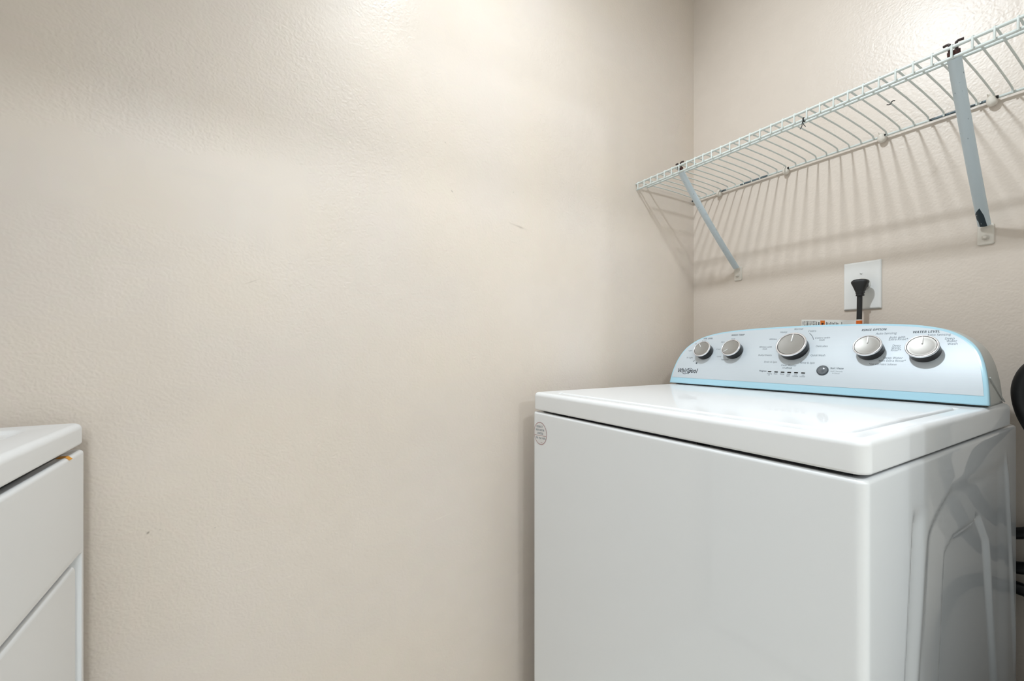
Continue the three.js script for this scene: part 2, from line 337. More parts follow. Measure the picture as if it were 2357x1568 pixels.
// --- console: its face leans back along x = a + 0.2 h + 2 h^2, h above the top
const faceX = (h) => -0.27 + 0.2 * h + 2 * h * h;
const faceN = (h) => { const s = 0.2 + 4 * h, q = Math.hypot(1, s); return [-1 / q, s / q]; };
const faceP = (zeta, h, off = 0) => { const [nx, ny] = faceN(h); return [faceX(h) + off * nx, W.top + h + off * ny, W.zc + zeta]; };
const OUT = [[0, 0.3455], [0.02, 0.3442], [0.04, 0.3422], [0.06, 0.339], [0.08, 0.3345], [0.10, 0.3275], [0.115, 0.3190], [0.13, 0.3050], [0.142, 0.2880], [0.151, 0.2685], [0.16, 0.2330], [0.1655, 0.1900], [0.1695, 0.1280], [0.1712, 0.06], [0.172, 0]];
const outlineHalf = new THREE.CatmullRomCurve3(OUT.map(([h, w]) => new THREE.Vector3(w, h, 0)), false, 'centripetal').getSpacedPoints(60).map((p) => [p.x, p.y]);
// closed outline, moved inwards by i; the bottom edge lies at hb
function consoleOutline(i, hb) {
  const pts = outlineHalf.map(([w, h], k) => {
    const a = outlineHalf[Math.max(0, k - 1)], b = outlineHalf[Math.min(60, k + 1)], tx = b[0] - a[0], ty = b[1] - a[1], q = Math.hypot(tx, ty) || 1;
    return [Math.max(0, w - i * ty / q), h - i * Math.max(0, -tx / q)];
  }).map(([w, h]) => [w, Math.max(h, hb)]);
  pts[60][0] = 0;
  return [...pts, ...pts.slice(0, -1).reverse().map(([w, h]) => [-w, h])];
}
// the curved face between that outline and its bottom edge, as rows from bottom to top; uv in (zeta, h)
function faceSheet(i, hb, off, cols = 28) {
  const half = consoleOutline(i, hb).slice(0, 61), rows = [], n = 64, pos = [], uvs = [], idx = [];
  const top = half[60][1];
  for (let k = 0; k <= n; k++) {
    const h = hb + (top - hb) * Math.sin(k / n * Math.PI / 2);
    let w = 0;
    for (let q = 0; q < 60; q++) if (half[q][1] <= h + 1e-9 && half[q + 1][1] >= h - 1e-9) { const d = half[q + 1][1] - half[q][1]; w = d > 1e-9 ? lerp(half[q][0], half[q + 1][0], (h - half[q][1]) / d) : Math.max(half[q][0], half[q + 1][0]); if (d > 1e-9) break; }
    if (k === n) w = Math.min(w, 0.02);
    rows.push([w, h]);
  }
  rows.forEach(([w, h]) => { for (let c = 0; c <= cols; c++) { const zeta = -w + 2 * w * c / cols; pos.push(...faceP(zeta, h, off)); uvs.push((zeta + 0.35) / 0.7, h / 0.175); } });
  for (let k = 0; k < n; k++) for (let c = 0; c < cols; c++) { const a = k * (cols + 1) + c, b = a + 1, d = a + cols + 1, e = d + 1; idx.push(a, b, e, a, e, d); }
  const g = new THREE.BufferGeometry();
  g.setAttribute('position', new THREE.Float32BufferAttribute(pos, 3)); g.setAttribute('uv', new THREE.Float32BufferAttribute(uvs, 2)); g.setIndex(idx); g.computeVertexNormals();
  if (g.attributes.normal.getX(200) > 0) { for (let t = 0; t < idx.length; t += 3) [idx[t], idx[t + 1]] = [idx[t + 1], idx[t]]; g.setIndex(idx); g.computeVertexNormals(); }
  return g;
}
{ // white shell behind the face, narrower at the back
  const ring = (i, hb, f) => consoleOutline(i, hb).map(([w, h]) => f(w, h));
  const back = (x, sc, dh) => ring(0.001, 0.0002, (w, h) => [x, W.top + 0.0002 + Math.max(0, h - dh), W.zc + w * sc]);
  const front = ring(0.0012, 0.0002, (w, h) => (h < 0.004 ? [faceX(0) + 0.03, W.top + h, W.zc + w * 0.985] : faceP(w, h, -0.004)));
  const rear = back(-0.118, 0.974, 0.001), rear2 = back(-0.112, 0.966, 0.006);
  const mid = (t) => front.map((p, k) => [0, 1, 2].map((q) => lerp(p[q], rear[k][q], t)));
  const shell = mesh('console', inWasher(loft([front, mid(0.33), mid(0.66), rear, rear2])), M.consoleShell, washer, 'white plastic console housing');
  const fasc = [];
  const push = (i, off) => fasc.push(ring(i, 0.0045 + i * 0.5, (w, h) => { const p = faceP(w, h, off); return [p[0], Math.max(p[1], W.top + 0.0042), p[2]]; }));
  push(0.0012, -0.016); push(0, -0.0075); push(0.0002, -0.004);
  for (let k = 1; k <= 6; k++) { const t = k / 6 * Math.PI / 2; push(0.0042 * (1 - Math.cos(t)), -0.0042 + 0.0042 * Math.sin(t)); }
  const rim = loft(fasc, { capStart: false, capEnd: false }), sheet = faceSheet(0.0042, 0.0066, 0);
  sheet.deleteAttribute('uv');
  mesh('fascia', inWasher(mergeGeometries([rim, sheet])), M.fascia, shell, 'light blue film on the rounded console face');
  // seam of the end cap
  mesh('end_cap_seam', inWasher(tube([[-0.2385, 0.9692, W.zc + 0.3402], [-0.19, 0.948, W.zc + 0.3396], [-0.144, 0.929, W.zc + 0.3380], [-0.108, 0.9165, W.zc + 0.3362]], 0.0013, 8)), M.consoleShell, shell, 'raised seam on the console end');

  // printed silver panel
  const TW = 2048, TH = 512, label = canvasTexture(TW, TH, (c) => {
    c.fillStyle = '#d2dae0'; c.fillRect(0, 0, TW, TH);
    for (let y = 0; y < TH; y++) { c.fillStyle = `rgba(${y % 2 ? 255 : 120},${y % 2 ? 255 : 140},${y % 2 ? 255 : 160},${0.02 + 0.03 * rnd()})`; c.fillRect(0, y, TW, 1); }
    const X = (z) => (z + 0.35) / 0.7 * TW, Y = (h) => TH - h / 0.175 * TH, ink = '#47525c', strong = '#2c363f';
    // text set between two measured ends, centred at height h
    const put = (s, z0, z1, h, size = 0.0042, weight = '', color = ink) => {
      const px = size / 0.175 * TH * 1.36; c.save(); c.fillStyle = color; c.font = `${weight} ${px}px sans-serif`; c.textBaseline = 'middle'; c.textAlign = 'left';
      const w = c.measureText(s).width; c.translate(X(z0), Y(h)); c.scale((X(z1) - X(z0)) / w, 1); c.fillText(s, 0, 0); c.restore();
    };
    put('SOIL LEVEL', -0.2702, -0.2386, 0.1421, 0.0040, 'bold', strong); put('Normal', -0.2723, -0.2578, 0.1348, 0.0034);
    put('Hv', -0.2905, -0.2862, 0.1262, 0.0034, 'bold'); put('Light', -0.3046, -0.2919, 0.1046, 0.0036); put('Ex Light', -0.3025, -0.2807, 0.083, 0.0036);
    put('WASH TEMP', -0.1836, -0.1446, 0.1499, 0.0043, 'bold', strong); put('Hot', -0.1795, -0.1675, 0.1387, 0.0036); put('Warm', -0.2064, -0.1955, 0.1301, 0.0034); put('Cool', -0.2125, -0.1992, 0.1088, 0.0036); put('Cold', -0.2028, -0.1897, 0.0873, 0.0036); put('Tap Cold', -0.1867, -0.164, 0.0787, 0.0036);
    put('Normal', -0.0172, 0.004, 0.1609, 0.0046); put('Heavy', -0.0491, -0.0315, 0.1541, 0.0046); put('Whites', -0.0697, -0.0502, 0.1351, 0.0044); put('Whites with ●', -0.0887, -0.051, 0.1142, 0.0040); put('Soak', -0.0783, -0.0661, 0.1093, 0.0040);
    put('Bulky/Sheets', -0.0841, -0.0489, 0.0927, 0.0042); put('Drain & Spin', -0.0639, -0.0309, 0.0747, 0.0044); put('Clean Washer', -0.0196, 0.0164, 0.0675, 0.0042); put('with', -0.0152, -0.0085, 0.0609, 0.0034); put('affresh', -0.0078, 0.0078, 0.0609, 0.0044, 'bold', '#5d6b70');
    put('Colors', 0.0182, 0.0366, 0.1538, 0.0044); put('● Colors with', 0.0352, 0.0723, 0.1357, 0.0040); put('Soak', 0.0503, 0.0625, 0.1306, 0.0040); put('Delicates', 0.0477, 0.0733, 0.1153, 0.0042); put('Quick Wash', 0.0422, 0.0737, 0.0932, 0.0046); put('Rinse & Spin', 0.0233, 0.0556, 0.0746, 0.0044);
    c.strokeStyle = strong; c.lineWidth = 2.4; c.beginPath(); c.ellipse(X(0.0015), Y(0.1095), X(0.0415) - X(0), 0.0455 / 0.175 * TH, 0, -1.03, -0.5); c.stroke();
    c.beginPath(); c.ellipse(X(0.0015), Y(0.1095), X(0.0415) - X(0), 0.0455 / 0.175 * TH, 0, Math.PI - 0.16, Math.PI + 0.12); c.stroke();
    put('▾', 0.0135, 0.0162, 0.1508, 0.003);
    put('Progress', -0.0703, -0.052, 0.0511, 0.0040, 'bold', strong);
    put('Sensing', -0.0493, -0.0372, 0.0450, 0.0031); put('Fill', -0.0465, -0.0418, 0.0412, 0.0031); put('Wash', -0.0326, -0.0237, 0.0450, 0.0031); put('Rinse', -0.0173, -0.0072, 0.0450, 0.0031); put('Final', -0.0014, 0.007, 0.0450, 0.0031); put('Spin', -0.0017, 0.0063, 0.0412, 0.0031);
    put('Cycle', 0.0155, 0.0227, 0.0450, 0.0031); put('Complete', 0.012, 0.0252, 0.0412, 0.0031); put('Lid', 0.0328, 0.0385, 0.0450, 0.0031); put('Locked', 0.0285, 0.0405, 0.0412, 0.0031);
    put('Start / Pause', 0.09, 0.1163, 0.0635, 0.0040, 'bold', strong); put('Hold 3 Seconds', 0.0913, 0.1155, 0.0566, 0.0033, '', '#78848c'); put('to Cancel', 0.0956, 0.1103, 0.0522, 0.0033, '', '#78848c');
    put('RINSE OPTION', 0.1305, 0.1763, 0.1517, 0.0050, 'bold', strong); put('Auto Sensing', 0.1594, 0.1958, 0.1425, 0.0046); put('Auto with', 0.1854, 0.2124, 0.133, 0.0044); put('Extra Rinse*', 0.1851, 0.2176, 0.1284, 0.0044); put('Deep', 0.1942, 0.2084, 0.115, 0.0044); put('Water', 0.1939, 0.2094, 0.1097, 0.0044); put('Rinse**', 0.1936, 0.2107, 0.1049, 0.0044);
    put('Deep Water', 0.1838, 0.2163, 0.0887, 0.0046); put('with Extra Rinse*', 0.1769, 0.2222, 0.083, 0.0046); put('*Use with Fabric Softener', 0.1611, 0.2088, 0.0747, 0.0035, '', strong);
    put('WATER LEVEL', 0.2221, 0.2644, 0.1434, 0.0050, 'bold', strong); put('Auto Sensing', 0.2463, 0.2814, 0.1365, 0.0046); put('Deep', 0.2737, 0.2882, 0.1283, 0.0044); put('Water', 0.2772, 0.2923, 0.123, 0.0044); put('Wash', 0.2795, 0.2941, 0.1176, 0.0044);
    // small marks under the first knob
    c.strokeStyle = strong; c.lineWidth = 3; c.beginPath(); c.moveTo(X(-0.2755), Y(0.0733)); c.lineTo(X(-0.2742), Y(0.0718)); c.lineTo(X(-0.2709), Y(0.0755)); c.stroke();
    c.fillStyle = strong; c.beginPath(); c.ellipse(X(-0.2622), Y(0.067), 8, 6, 0, 0, 7); c.fill();
    // maker's word mark with a ring swept around its middle letters
    c.save(); c.fillStyle = '#1d2530'; c.font = 'bold 60px sans-serif'; c.textBaseline = 'alphabetic';
    const word = 'Whirlpool', ww = c.measureText(word).width;
    c.translate(X(-0.3215), Y(0.0372)); c.transform((X(-0.2525) - X(-0.3215)) / ww, 0, -0.12, 0.86, 0, 0); c.fillText(word, 0, 0); c.restore();
    c.strokeStyle = '#1d2530'; c.lineCap = 'round'; c.save(); c.translate(X(-0.2865), Y(0.0420)); c.rotate(-0.42); c.lineWidth = 4.5;
    c.beginPath(); c.ellipse(0, 0, 46, 19, 0, 0.55, Math.PI * 1.08); c.stroke(); c.lineWidth = 3; c.beginPath(); c.ellipse(0, 0, 46, 19, 0, -Math.PI * 0.5, 0.25); c.stroke(); c.restore();
  });
  const panelMat = std({ map: label, roughness: 0.46, metalness: 0.12 });
  mesh('control_panel', inWasher(faceSheet(0.0066, 0.0215, 0.0005)), panelMat, shell, 'printed silver control panel');
}
// knobs, button and indicator windows stand on the face
const onFace = (o, zeta, h, off = 0, spin = 0) => {
  const [nx, ny] = faceN(h), p = faceP(zeta, h, off), n = new THREE.Vector3(nx, ny, 0), right = new THREE.Vector3(0, 0, 1), up = new THREE.Vector3().crossVectors(n, right).negate();
  if (up.y < 0) up.negate();
  // local y = out of the face, local x = right along the face, local z = down the face
  o.matrixAutoUpdate = true;
  o.quaternion.setFromRotationMatrix(new THREE.Matrix4().makeBasis(right, n, new THREE.Vector3().crossVectors(right, n)));
  o.position.set(p[0] - W.x0, p[1], p[2] - W.zc); o.rotateY(spin);
};
function knob(zeta, h, r, spinDeg, pointer, label) {
  const H = 0.024, k = mesh('knob', lathe([[0, 0], [r * 0.93, 0], [r * 0.95, 0.001], [r * 0.955, H * 0.55], [r * 0.965, H * 0.8], [r * 0.9, H * 0.86], [0, H * 0.86]]), M.knobBlack, washer, label);
  mesh('chrome_ring', lathe([[r * 0.9, H * 0.8], [r * 0.985, H * 0.8], [r, H * 0.86], [r * 0.995, H * 0.92], [r * 0.96, H * 0.985], [r * 0.93, H], [r * 0.885, H * 0.985], [r * 0.876, H * 0.965], [r * 0.876, H * 0.87]]), M.chrome, k);
  mesh('knob_cap', lathe([[0, H * 0.885], [r * 0.2, H * 0.888], [r * 0.45, H * 0.905], [r * 0.7, H * 0.935], [r * 0.842, H * 0.962], [r * 0.85, H * 0.945], [r * 0.85, H * 0.88]]), M.knobCap, k);
  const g = pointer === 'bar' ? slab(-0.0012, 0.0012, -r * 0.85, -r * 0.22, H * 0.87, H * 1.0, { rc: 0.0011, rt: 0.0005, rb: 0.0003, seg: 3, arc: 2 }) : slab(-0.0006, 0.0006, -r * 0.84, -r * 0.3, H * 0.87, H * 0.985, { rc: 0.0006, rt: 0.0003, rb: 0.0003, seg: 3, arc: 2 });
  mesh('pointer', g, M.pointer, k);
  onFace(k, zeta, h, 0.0005, spinDeg * Math.PI / 180);
}
knob(-0.2437, 0.0992, 0.0262, 38, 'line', 'soil level knob, pointer up and left');
knob(-0.1544, 0.1022, 0.0266, 132, 'line', 'wash temperature knob, pointer down and left');
knob(0.0013, 0.1088, 0.0352, 2, 'bar', 'large cycle knob');
knob(0.1585, 0.1042, 0.0264, 4, 'bar', 'rinse option knob, pointer up');
knob(0.2488, 0.1015, 0.0264, 4, 'bar', 'water level knob, pointer up');
{
  const b = mesh('start_button', lathe([[0, 0], [0.0123, 0], [0.0123, 0.0012], [0.0115, 0.002], [0.0108, 0.0014], [0, 0.0014]]), M.buttonRing, washer, 'round grey start button');
  const d = mesh('button_dome', lathe([[0.0108, 0.0013], [0.0098, 0.0033], [0.007, 0.0050], [0.0035, 0.0058], [0, 0.006]]), M.button, b);
  onFace(b, 0.0752, 0.0577, 0.0005);
}
for (const z of [-0.0437, -0.0277, -0.0121, 0.0035, 0.0193, 0.035]) onFace(mesh('indicator_light', slab(-0.0045, 0.0045, -0.0015, 0.0015, -0.0004, 0.0007, { rc: 0.0014, rt: 0.0003, rb: 0.0001, seg: 4, arc: 2 }), M.led, washer, 'dark progress indicator window'), z, 0.0499, 0.0005);
{ // round sticker on the front
  const t = canvasTexture(512, 512, (c, w) => {
    c.fillStyle = '#e6e4e3'; c.fillRect(0, 0, w, w); c.save(); c.translate(w / 2, w / 2);
    c.strokeStyle = '#8e3a3e'; c.lineWidth = 11; c.beginPath(); c.arc(0, 0, 246, 0, 7); c.stroke();
    c.rotate(-0.06); c.fillStyle = '#4f5f70';
    const put = (s, x, y, wide, px) => { c.save(); c.font = `bold ${px}px sans-serif`; c.textAlign = 'center'; c.textBaseline = 'middle'; c.translate(x, y); c.scale(wide / c.measureText(s).width, 1); c.fillText(s, 0, 0); c.restore(); };
    put('DIRECT', -20, -150, 250, 66); put('DRIVE MOTOR', -10, -76, 340, 62); put('LIMITED', -6, 0, 240, 62);
    c.fillStyle = '#8e4a4c'; c.fillRect(-226, 44, 452, 8); c.fillStyle = '#4f5f70';
    put('TEN', -138, 104, 96, 62); put('YEAR', -8, 104, 112, 62); put('PARTS', 138, 104, 130, 62);
    c.fillStyle = '#8e4a4c'; put('W1092', 40, 205, 70, 22); c.restore();
  });
  // a thin disc that follows the cabinet's front and its rounded upright edge
  const pos = [], uvs = [], idx = [], R = 0.0275, RINGS = 12, SEG = 48, rc = 0.012, za = W.z0 + 0.0006, C0 = [0.8151, 0.1392];
  const surf = (z) => W.x0 + (z < za + rc ? rc - Math.sqrt(Math.max(0, rc * rc - (za + rc - z) ** 2)) : 0) - 0.0004;
  for (let i = 0; i <= RINGS; i++) for (let k = 0; k < SEG; k++) { const a = k / SEG * Math.PI * 2, q = i / RINGS, y = C0[0] + R * 1.02 * q * Math.sin(a), z = C0[1] + R * q * Math.cos(a); pos.push(surf(z), y, z); uvs.push(0.5 + 0.5 * q * Math.cos(a), 0.5 + 0.5 * q * Math.sin(a)); }
  for (let i = 0; i < RINGS; i++) for (let k = 0; k < SEG; k++) { const p = i * SEG + k, q = i * SEG + (k + 1) % SEG; idx.push(p, p + SEG, q + SEG, p, q + SEG, q); }
  const g = new THREE.BufferGeometry(); g.setAttribute('position', new THREE.Float32BufferAttribute(pos, 3)); g.setAttribute('uv', new THREE.Float32BufferAttribute(uvs, 2)); g.setIndex(idx); g.computeVertexNormals();
  mesh('sticker', inWasher(g), std({ map: t, roughness: 0.4, side: THREE.DoubleSide }), washer, 'round white sticker with red ring and grey print');
}
for (const x of [0.06, 0.66]) for (const z of [-0.29, 0.29]) { const f = mesh('leveling_foot', lathe([[0, 0], [0.022, 0], [0.022, 0.008], [0.008, 0.012], [0.008, 0.026], [0, 0.026]], 20), M.foot, washer); f.position.set(x, 0, z); }

// ---------------------------------------------------------------- second appliance (dryer), facing the washer
const D = { x0: -2.37, x1: -1.637, z0: 0.034, z1: 0.772, top: 0.9015 };
const dryer = thing('dryer', 'white dryer with flush front panel facing the washing machine', 'dryer', [D.x1, 0, (D.z0 + D.z1) / 2]);
const inDryer = (g) => g.translate(-D.x1, 0, -(D.z0 + D.z1) / 2);
{
  const rings = [], y0 = 0.02, y1 = 0.858, rt = 0.006, levels = [[0.004, y0], [0, y0 + 0.004]];
  for (let i = 1; i < 90; i++) levels.push([0, y0 + 0.004 + (y1 - rt - y0 - 0.004) * i / 90]);
  for (let i = 0; i <= 6; i++) { const t = i / 6 * Math.PI / 2; levels.push([rt * (1 - Math.cos(t)), y1 - rt + rt * Math.sin(t)]); }
  levels.push([0, 0.6925], [0, 0.6935], [0, 0.6942]); levels.sort((a, b) => a[1] - b[1]);
  for (const [inset, y] of levels) rings.push(roundRing(D.x0 + inset, D.x1 - inset, D.z0 + inset, D.z1 - inset, 0.012 - inset, (x, z) => {
    if (z < D.z0 + inset + 1e-6) z -= 0.006 * smooth(0.60, 0.515, y) * smooth(0.47, 0.50, y) * smooth(D.x1 - 0.05, D.x1 - 0.02, x);
    if (x > D.x1 - inset - 1e-6) x -= 0.024 * smooth(D.z0 + 0.024, D.z0 + 0.033, z) * smooth(D.z1 - 0.024, D.z1 - 0.033, z) * smooth(0.6944, 0.6930, y) * smooth(0.06, 0.065, y);
    return [x, y, z];
  }, 6, 120));
  for (const [inset, y] of [[0.015, y1 - 0.001], [0.030, y1 - 0.004], [0.030, 0.60], [0.05, 0.598]]) rings.push(roundRing(D.x0 + inset, D.x1 - inset, D.z0 + inset, D.z1 - inset, 0.012, (x, z) => [x, y, z], 6, 120));
  mesh('cabinet', inDryer(loft(rings)), M.enamel, dryer);
  for (const x of [D.x0 + 0.07, D.x1 - 0.07]) for (const z of [D.z0 + 0.07, D.z1 - 0.07]) mesh('top_support', inDryer(slab(x - 0.015, x + 0.015, z - 0.015, z + 0.015, 0.598, 0.869, { rc: 0.003, rt: 0.001, rb: 0.001, seg: 2, arc: 2 })), M.steel, dryer);
  // front panel, set into the shallow recess
  mesh('front_panel', inDryer(plateX(0.068, 0.6825, D.z0 + 0.0340, D.z1 - 0.0340, D.x1 - 0.023, D.x1 - 0.0025, { rc: 0.012, rt: 0.006, seg: 6, arc: 6 })), M.enamel, dryer, 'large white front panel with rounded corners');
  const top = [], add = (i, y, rc = 0.016 - i) => top.push(roundRing(D.x0 + i, D.x1 - 0.0008 - i, D.z0 + 0.001 + i, D.z1 - i, rc, (a, b) => [a, y, b], 8, 4));
  add(0.03, 0.8685, 0.01); add(0.005, 0.867);
  for (let k = 0; k <= 5; k++) { const t = k / 5 * Math.PI / 2; add(0.005 * (1 - Math.sin(t)), 0.8665 + 0.005 * (1 - Math.cos(t))); }
  for (let k = 0; k <= 8; k++) { const t = k / 8 * Math.PI / 2; add(0.009 * (1 - Math.cos(t)), D.top - 0.009 + 0.009 * Math.sin(t)); }
  const tray = (i, y) => top.push(roundRing(D.x0 + 0.05 + i, D.x1 - 0.045 - i, D.z0 + 0.045 + i, D.z1 - 0.045 - i, 0.03 - i, (a, b) => [a, y, b], 8, 4));
  tray(0, D.top); tray(0.005, D.top - 0.0015); tray(0.012, D.top - 0.0045); tray(0.016, D.top - 0.005);
  mesh('top_panel', inDryer(loft(top)), M.enamelTop, dryer, 'white top with shallow sunken middle');
  mesh('sticker_scrap', inDryer(box(D.x1 - 0.0145, D.x1 - 0.0052, 0.8578, 0.8584, 0.094, 0.110)), M.amber, dryer, 'scrap of an orange sticker on the rim');
  const flake = mesh('sticker_scrap', new THREE.BoxGeometry(0.0068, 0.0004, 0.0125), M.amber, dryer, 'torn orange edge of the sticker');
  flake.rotation.z = -Math.PI / 4; flake.position.set(-0.0016, 0.8564, 0.1038 - (D.z0 + D.z1) / 2);
  for (const x of [-0.06, -0.67]) for (const z of [-0.31, 0.31]) { const f = mesh('leveling_foot', lathe([[0, 0], [0.022, 0], [0.022, 0.008], [0.008, 0.012], [0.008, 0.026], [0, 0.026]], 20), M.foot, dryer); f.position.set(x, 0, z); }
}

// ---------------------------------------------------------------- wire shelf
const SHELF = { xf: -0.3065, yDeck: 1.5805, yLip: 1.5585, z0: 0.0015, z1: 0.941, pitch: 0.0266 };
const shelf = thing('wire_shelf', 'white ventilated wire shelf fixed to the wall above the washing machine', 'shelf', [0, SHELF.yLip, 0]);
const inShelf = (g) => g.translate(0, -SHELF.yLip, 0);
const line = (x, y, r, z0 = SHELF.z0, z1 = SHELF.z1) => inShelf(tube([[x, y, z0], [x, y, (z0 + z1) / 2], [x, y, z1]], r, 12));
mesh('front_wire', line(SHELF.xf + 0.001, SHELF.yDeck - 0.0045, 0.0031), M.wire, shelf);
mesh('lip_wire', line(SHELF.xf + 0.0042, SHELF.yLip, 0.0031), M.wire, shelf);
mesh('support_wire', line(-0.254, SHELF.yDeck - 0.005, 0.0031, 0.003), M.wire, shelf);
{ // the rear wire, its paint worn off to dark metal in places
  const z0 = SHELF.z0, z1 = SHELF.z1, worn = [[0.0, 0.016], [0.118, 0.126], [0.19, 0.272], [0.655, 0.722], [0.738, 0.752]];
  const t = canvasTexture(64, 2048, (c, w, h) => { c.fillStyle = '#d6dcd8'; c.fillRect(0, 0, w, h); for (const [a, b] of worn) for (let k = 0; k < 80; k++) { const s = lerp(a, b, rnd()), len = 0.004 + rnd() * 0.014; c.fillStyle = ['#55666e', '#6b7a80', '#3d484d'][k % 3]; c.fillRect(rnd() * w, h - (s + len / 2 - z0) / (z1 - z0) * h, 12 + rnd() * 30, len / (z1 - z0) * h); } });
  const pts = Array.from({ length: 60 }, (_, k) => [-0.0105, 1.5735, lerp(z0, z1, k / 59)]);
  mesh('rear_wire', inShelf(tube(pts, 0.003, 12, { uv: true })), std({ map: t, roughness: 0.38 }), shelf, 'rear wire with worn paint');
}
{ // deck rods: each runs from the lip over the front wire to the rear wire
  const y = SHELF.yDeck, x = SHELF.xf, path = [[x - 0.001, SHELF.yLip - 0.003, 0], [x - 0.001, SHELF.yLip + 0.006, 0], [x - 0.001, y - 0.005, 0], [x - 0.0002, y - 0.0018, 0], [x + 0.003, y + 0.0002, 0], [x + 0.02, y + 0.0006, 0], [-0.23, y + 0.002, 0], [-0.155, y + 0.0032, 0], [-0.09, y + 0.0028, 0], [-0.04, y + 0.0012, 0], [-0.019, y - 0.0002, 0], [-0.0155, y - 0.002, 0], [-0.0145, y - 0.006, 0], [-0.0145, y - 0.0105, 0]];
  const rod = inShelf(tube(path, 0.00185, 8));
  for (let n = 28; n >= -6; n--) { const r = mesh('deck_rod', rod, M.wire, shelf); r.position.z = 0.7549 - SHELF.pitch * n; }
}
for (const [z, k] of [[0.1075, 0], [0.3258, 0], [0.5585, 0], [0.751, 0]]) { // wall clips that hold the rear wire
  const g = slab(-0.0195, 0.0, -0.0088, 0.0088, -0.0145, 0.0085, { rc: 0.0085, rt: 0.008, rb: 0.009, seg: 6, arc: 6 });
  const c = mesh('wall_clip', g, M.clip, shelf, 'cream plastic wall clip'); c.position.set(0, 1.5725 - SHELF.yLip, z);
  const holeDisc = mesh('clip_hole_disc', lathe([[0, 0], [0.0034, 0], [0.0034, 0.004], [0, 0.004]], 16), M.black, c); holeDisc.rotation.x = Math.PI / 2; holeDisc.position.set(-0.0135, 0.001, 0.0062);  // black disc drawn in place of the dark hole in the clip
  mesh('clip_hook', tube(curve([[-0.014, 0.007, -0.002], [-0.016, 0.0125, -0.0045], [-0.010, 0.0145, -0.0065], [-0.006, 0.009, -0.007]], 10), 0.0011, 6), M.clip, c);
}
function bracket(zTop, zFoot, label, worn) {
  const b = thing('shelf_bracket', label, 'bracket', [0, 1.2555, zFoot], 'diagonal shelf brackets');
  const at = (g) => g.translate(0, -1.2555, -zFoot);
  const t = canvasTexture(256, 1024, (c, w, h) => {
    c.fillStyle = '#ccd8de'; c.fillRect(0, 0, w, h);
    c.fillStyle = '#2c3b44';
    for (const poly of worn) { c.beginPath(); poly.forEach(([u, v], k) => (k ? c.lineTo(u * w, v * h) : c.moveTo(u * w, v * h))); c.fill(); }
    for (let k = 0; k < 26; k++) { c.fillStyle = k % 3 ? '#a9b8be' : '#5a6971'; c.fillRect(rnd() * w, rnd() * h, 2 + rnd() * 5, 2 + rnd() * 7); }
  });
  const A = [-0.297, 1.5600, zTop], B = [-0.0125, 1.2990, zFoot], pts = Array.from({ length: 25 }, (_, k) => { const s = k / 24, bow = 0.006 * Math.sin(s * Math.PI); return [lerp(A[0], B[0], s) - bow * 0.6, lerp(A[1], B[1], s) - bow * 0.7, lerp(A[2], B[2], s)]; });
  mesh('strut', at(tube(pts, (s) => lerp(0.0075, 0.0062, s), 20, { rx: (s) => lerp(0.0098, 0.0105, s), side: [0.7, 0.7, 0], uv: true })), std({ map: t, roughness: 0.36 }), b, 'pale blue grey painted steel strut with chipped paint');
  const foot = mesh('foot_plate', at(plateX(1.2555, 1.3030, zFoot - 0.0135, zFoot + 0.0135, 0, -0.0042, { rc: 0.005, rt: 0.003 })), M.paintedFoot, b, 'foot plate painted over in wall colour');
  const screw = mesh('screw', lathe([[0, 0.0075], [0.0025, 0.0075], [0.0036, 0.0062], [0.0038, 0.0036], [0.0054, 0.0034], [0.0058, 0.0016], [0.0058, 0]], 20), M.paintedFoot, foot);
  screw.rotation.z = Math.PI / 2; screw.position.set(-0.004, 1.2725 - 1.2555, 0.0);
  const clip = mesh('end_clip', at(merge([tube(curve([[-0.300, 1.5635, zTop - 0.004], [-0.3035, 1.574, zTop - 0.005], [-0.3045, 1.5835, zTop - 0.005], [-0.3025, 1.5845, zTop - 0.013]], 8), 0.0023, 8), tube(curve([[-0.300, 1.5635, zTop + 0.004], [-0.3035, 1.574, zTop + 0.005], [-0.3045, 1.5835, zTop + 0.005], [-0.3025, 1.5845, zTop + 0.014]], 8), 0.0023, 8)])), M.endClip, b, 'dark hooked end over the front wire');
  mesh('end_collar', at(tube([[-0.296, 1.561, zTop], [-0.299, 1.566, zTop], [-0.3, 1.571, zTop]], 0.005, 12, { rx: () => 0.009, side: [1, 0, 0] })), M.endClipRed, b, 'rust red collar');
}
bracket(0.1690, 0.1705, 'pale blue steel bracket bracing the wire shelf beside the corner of the walls', [[[0.0, 0.01], [0.18, 0.03], [0.1, 0.07], [0.0, 0.05]], [[0.7, 0.01], [0.95, 0.01], [0.88, 0.06], [0.8, 0.03]]]);
bracket(0.7560, 0.7400, 'pale blue shelf bracket with a large dark paint chip at its foot', [[[0.42, 0.0], [0.60, 0.0], [0.62, 0.04], [0.68, 0.055], [0.70, 0.09], [0.60, 0.115], [0.52, 0.135], [0.45, 0.08]]]);
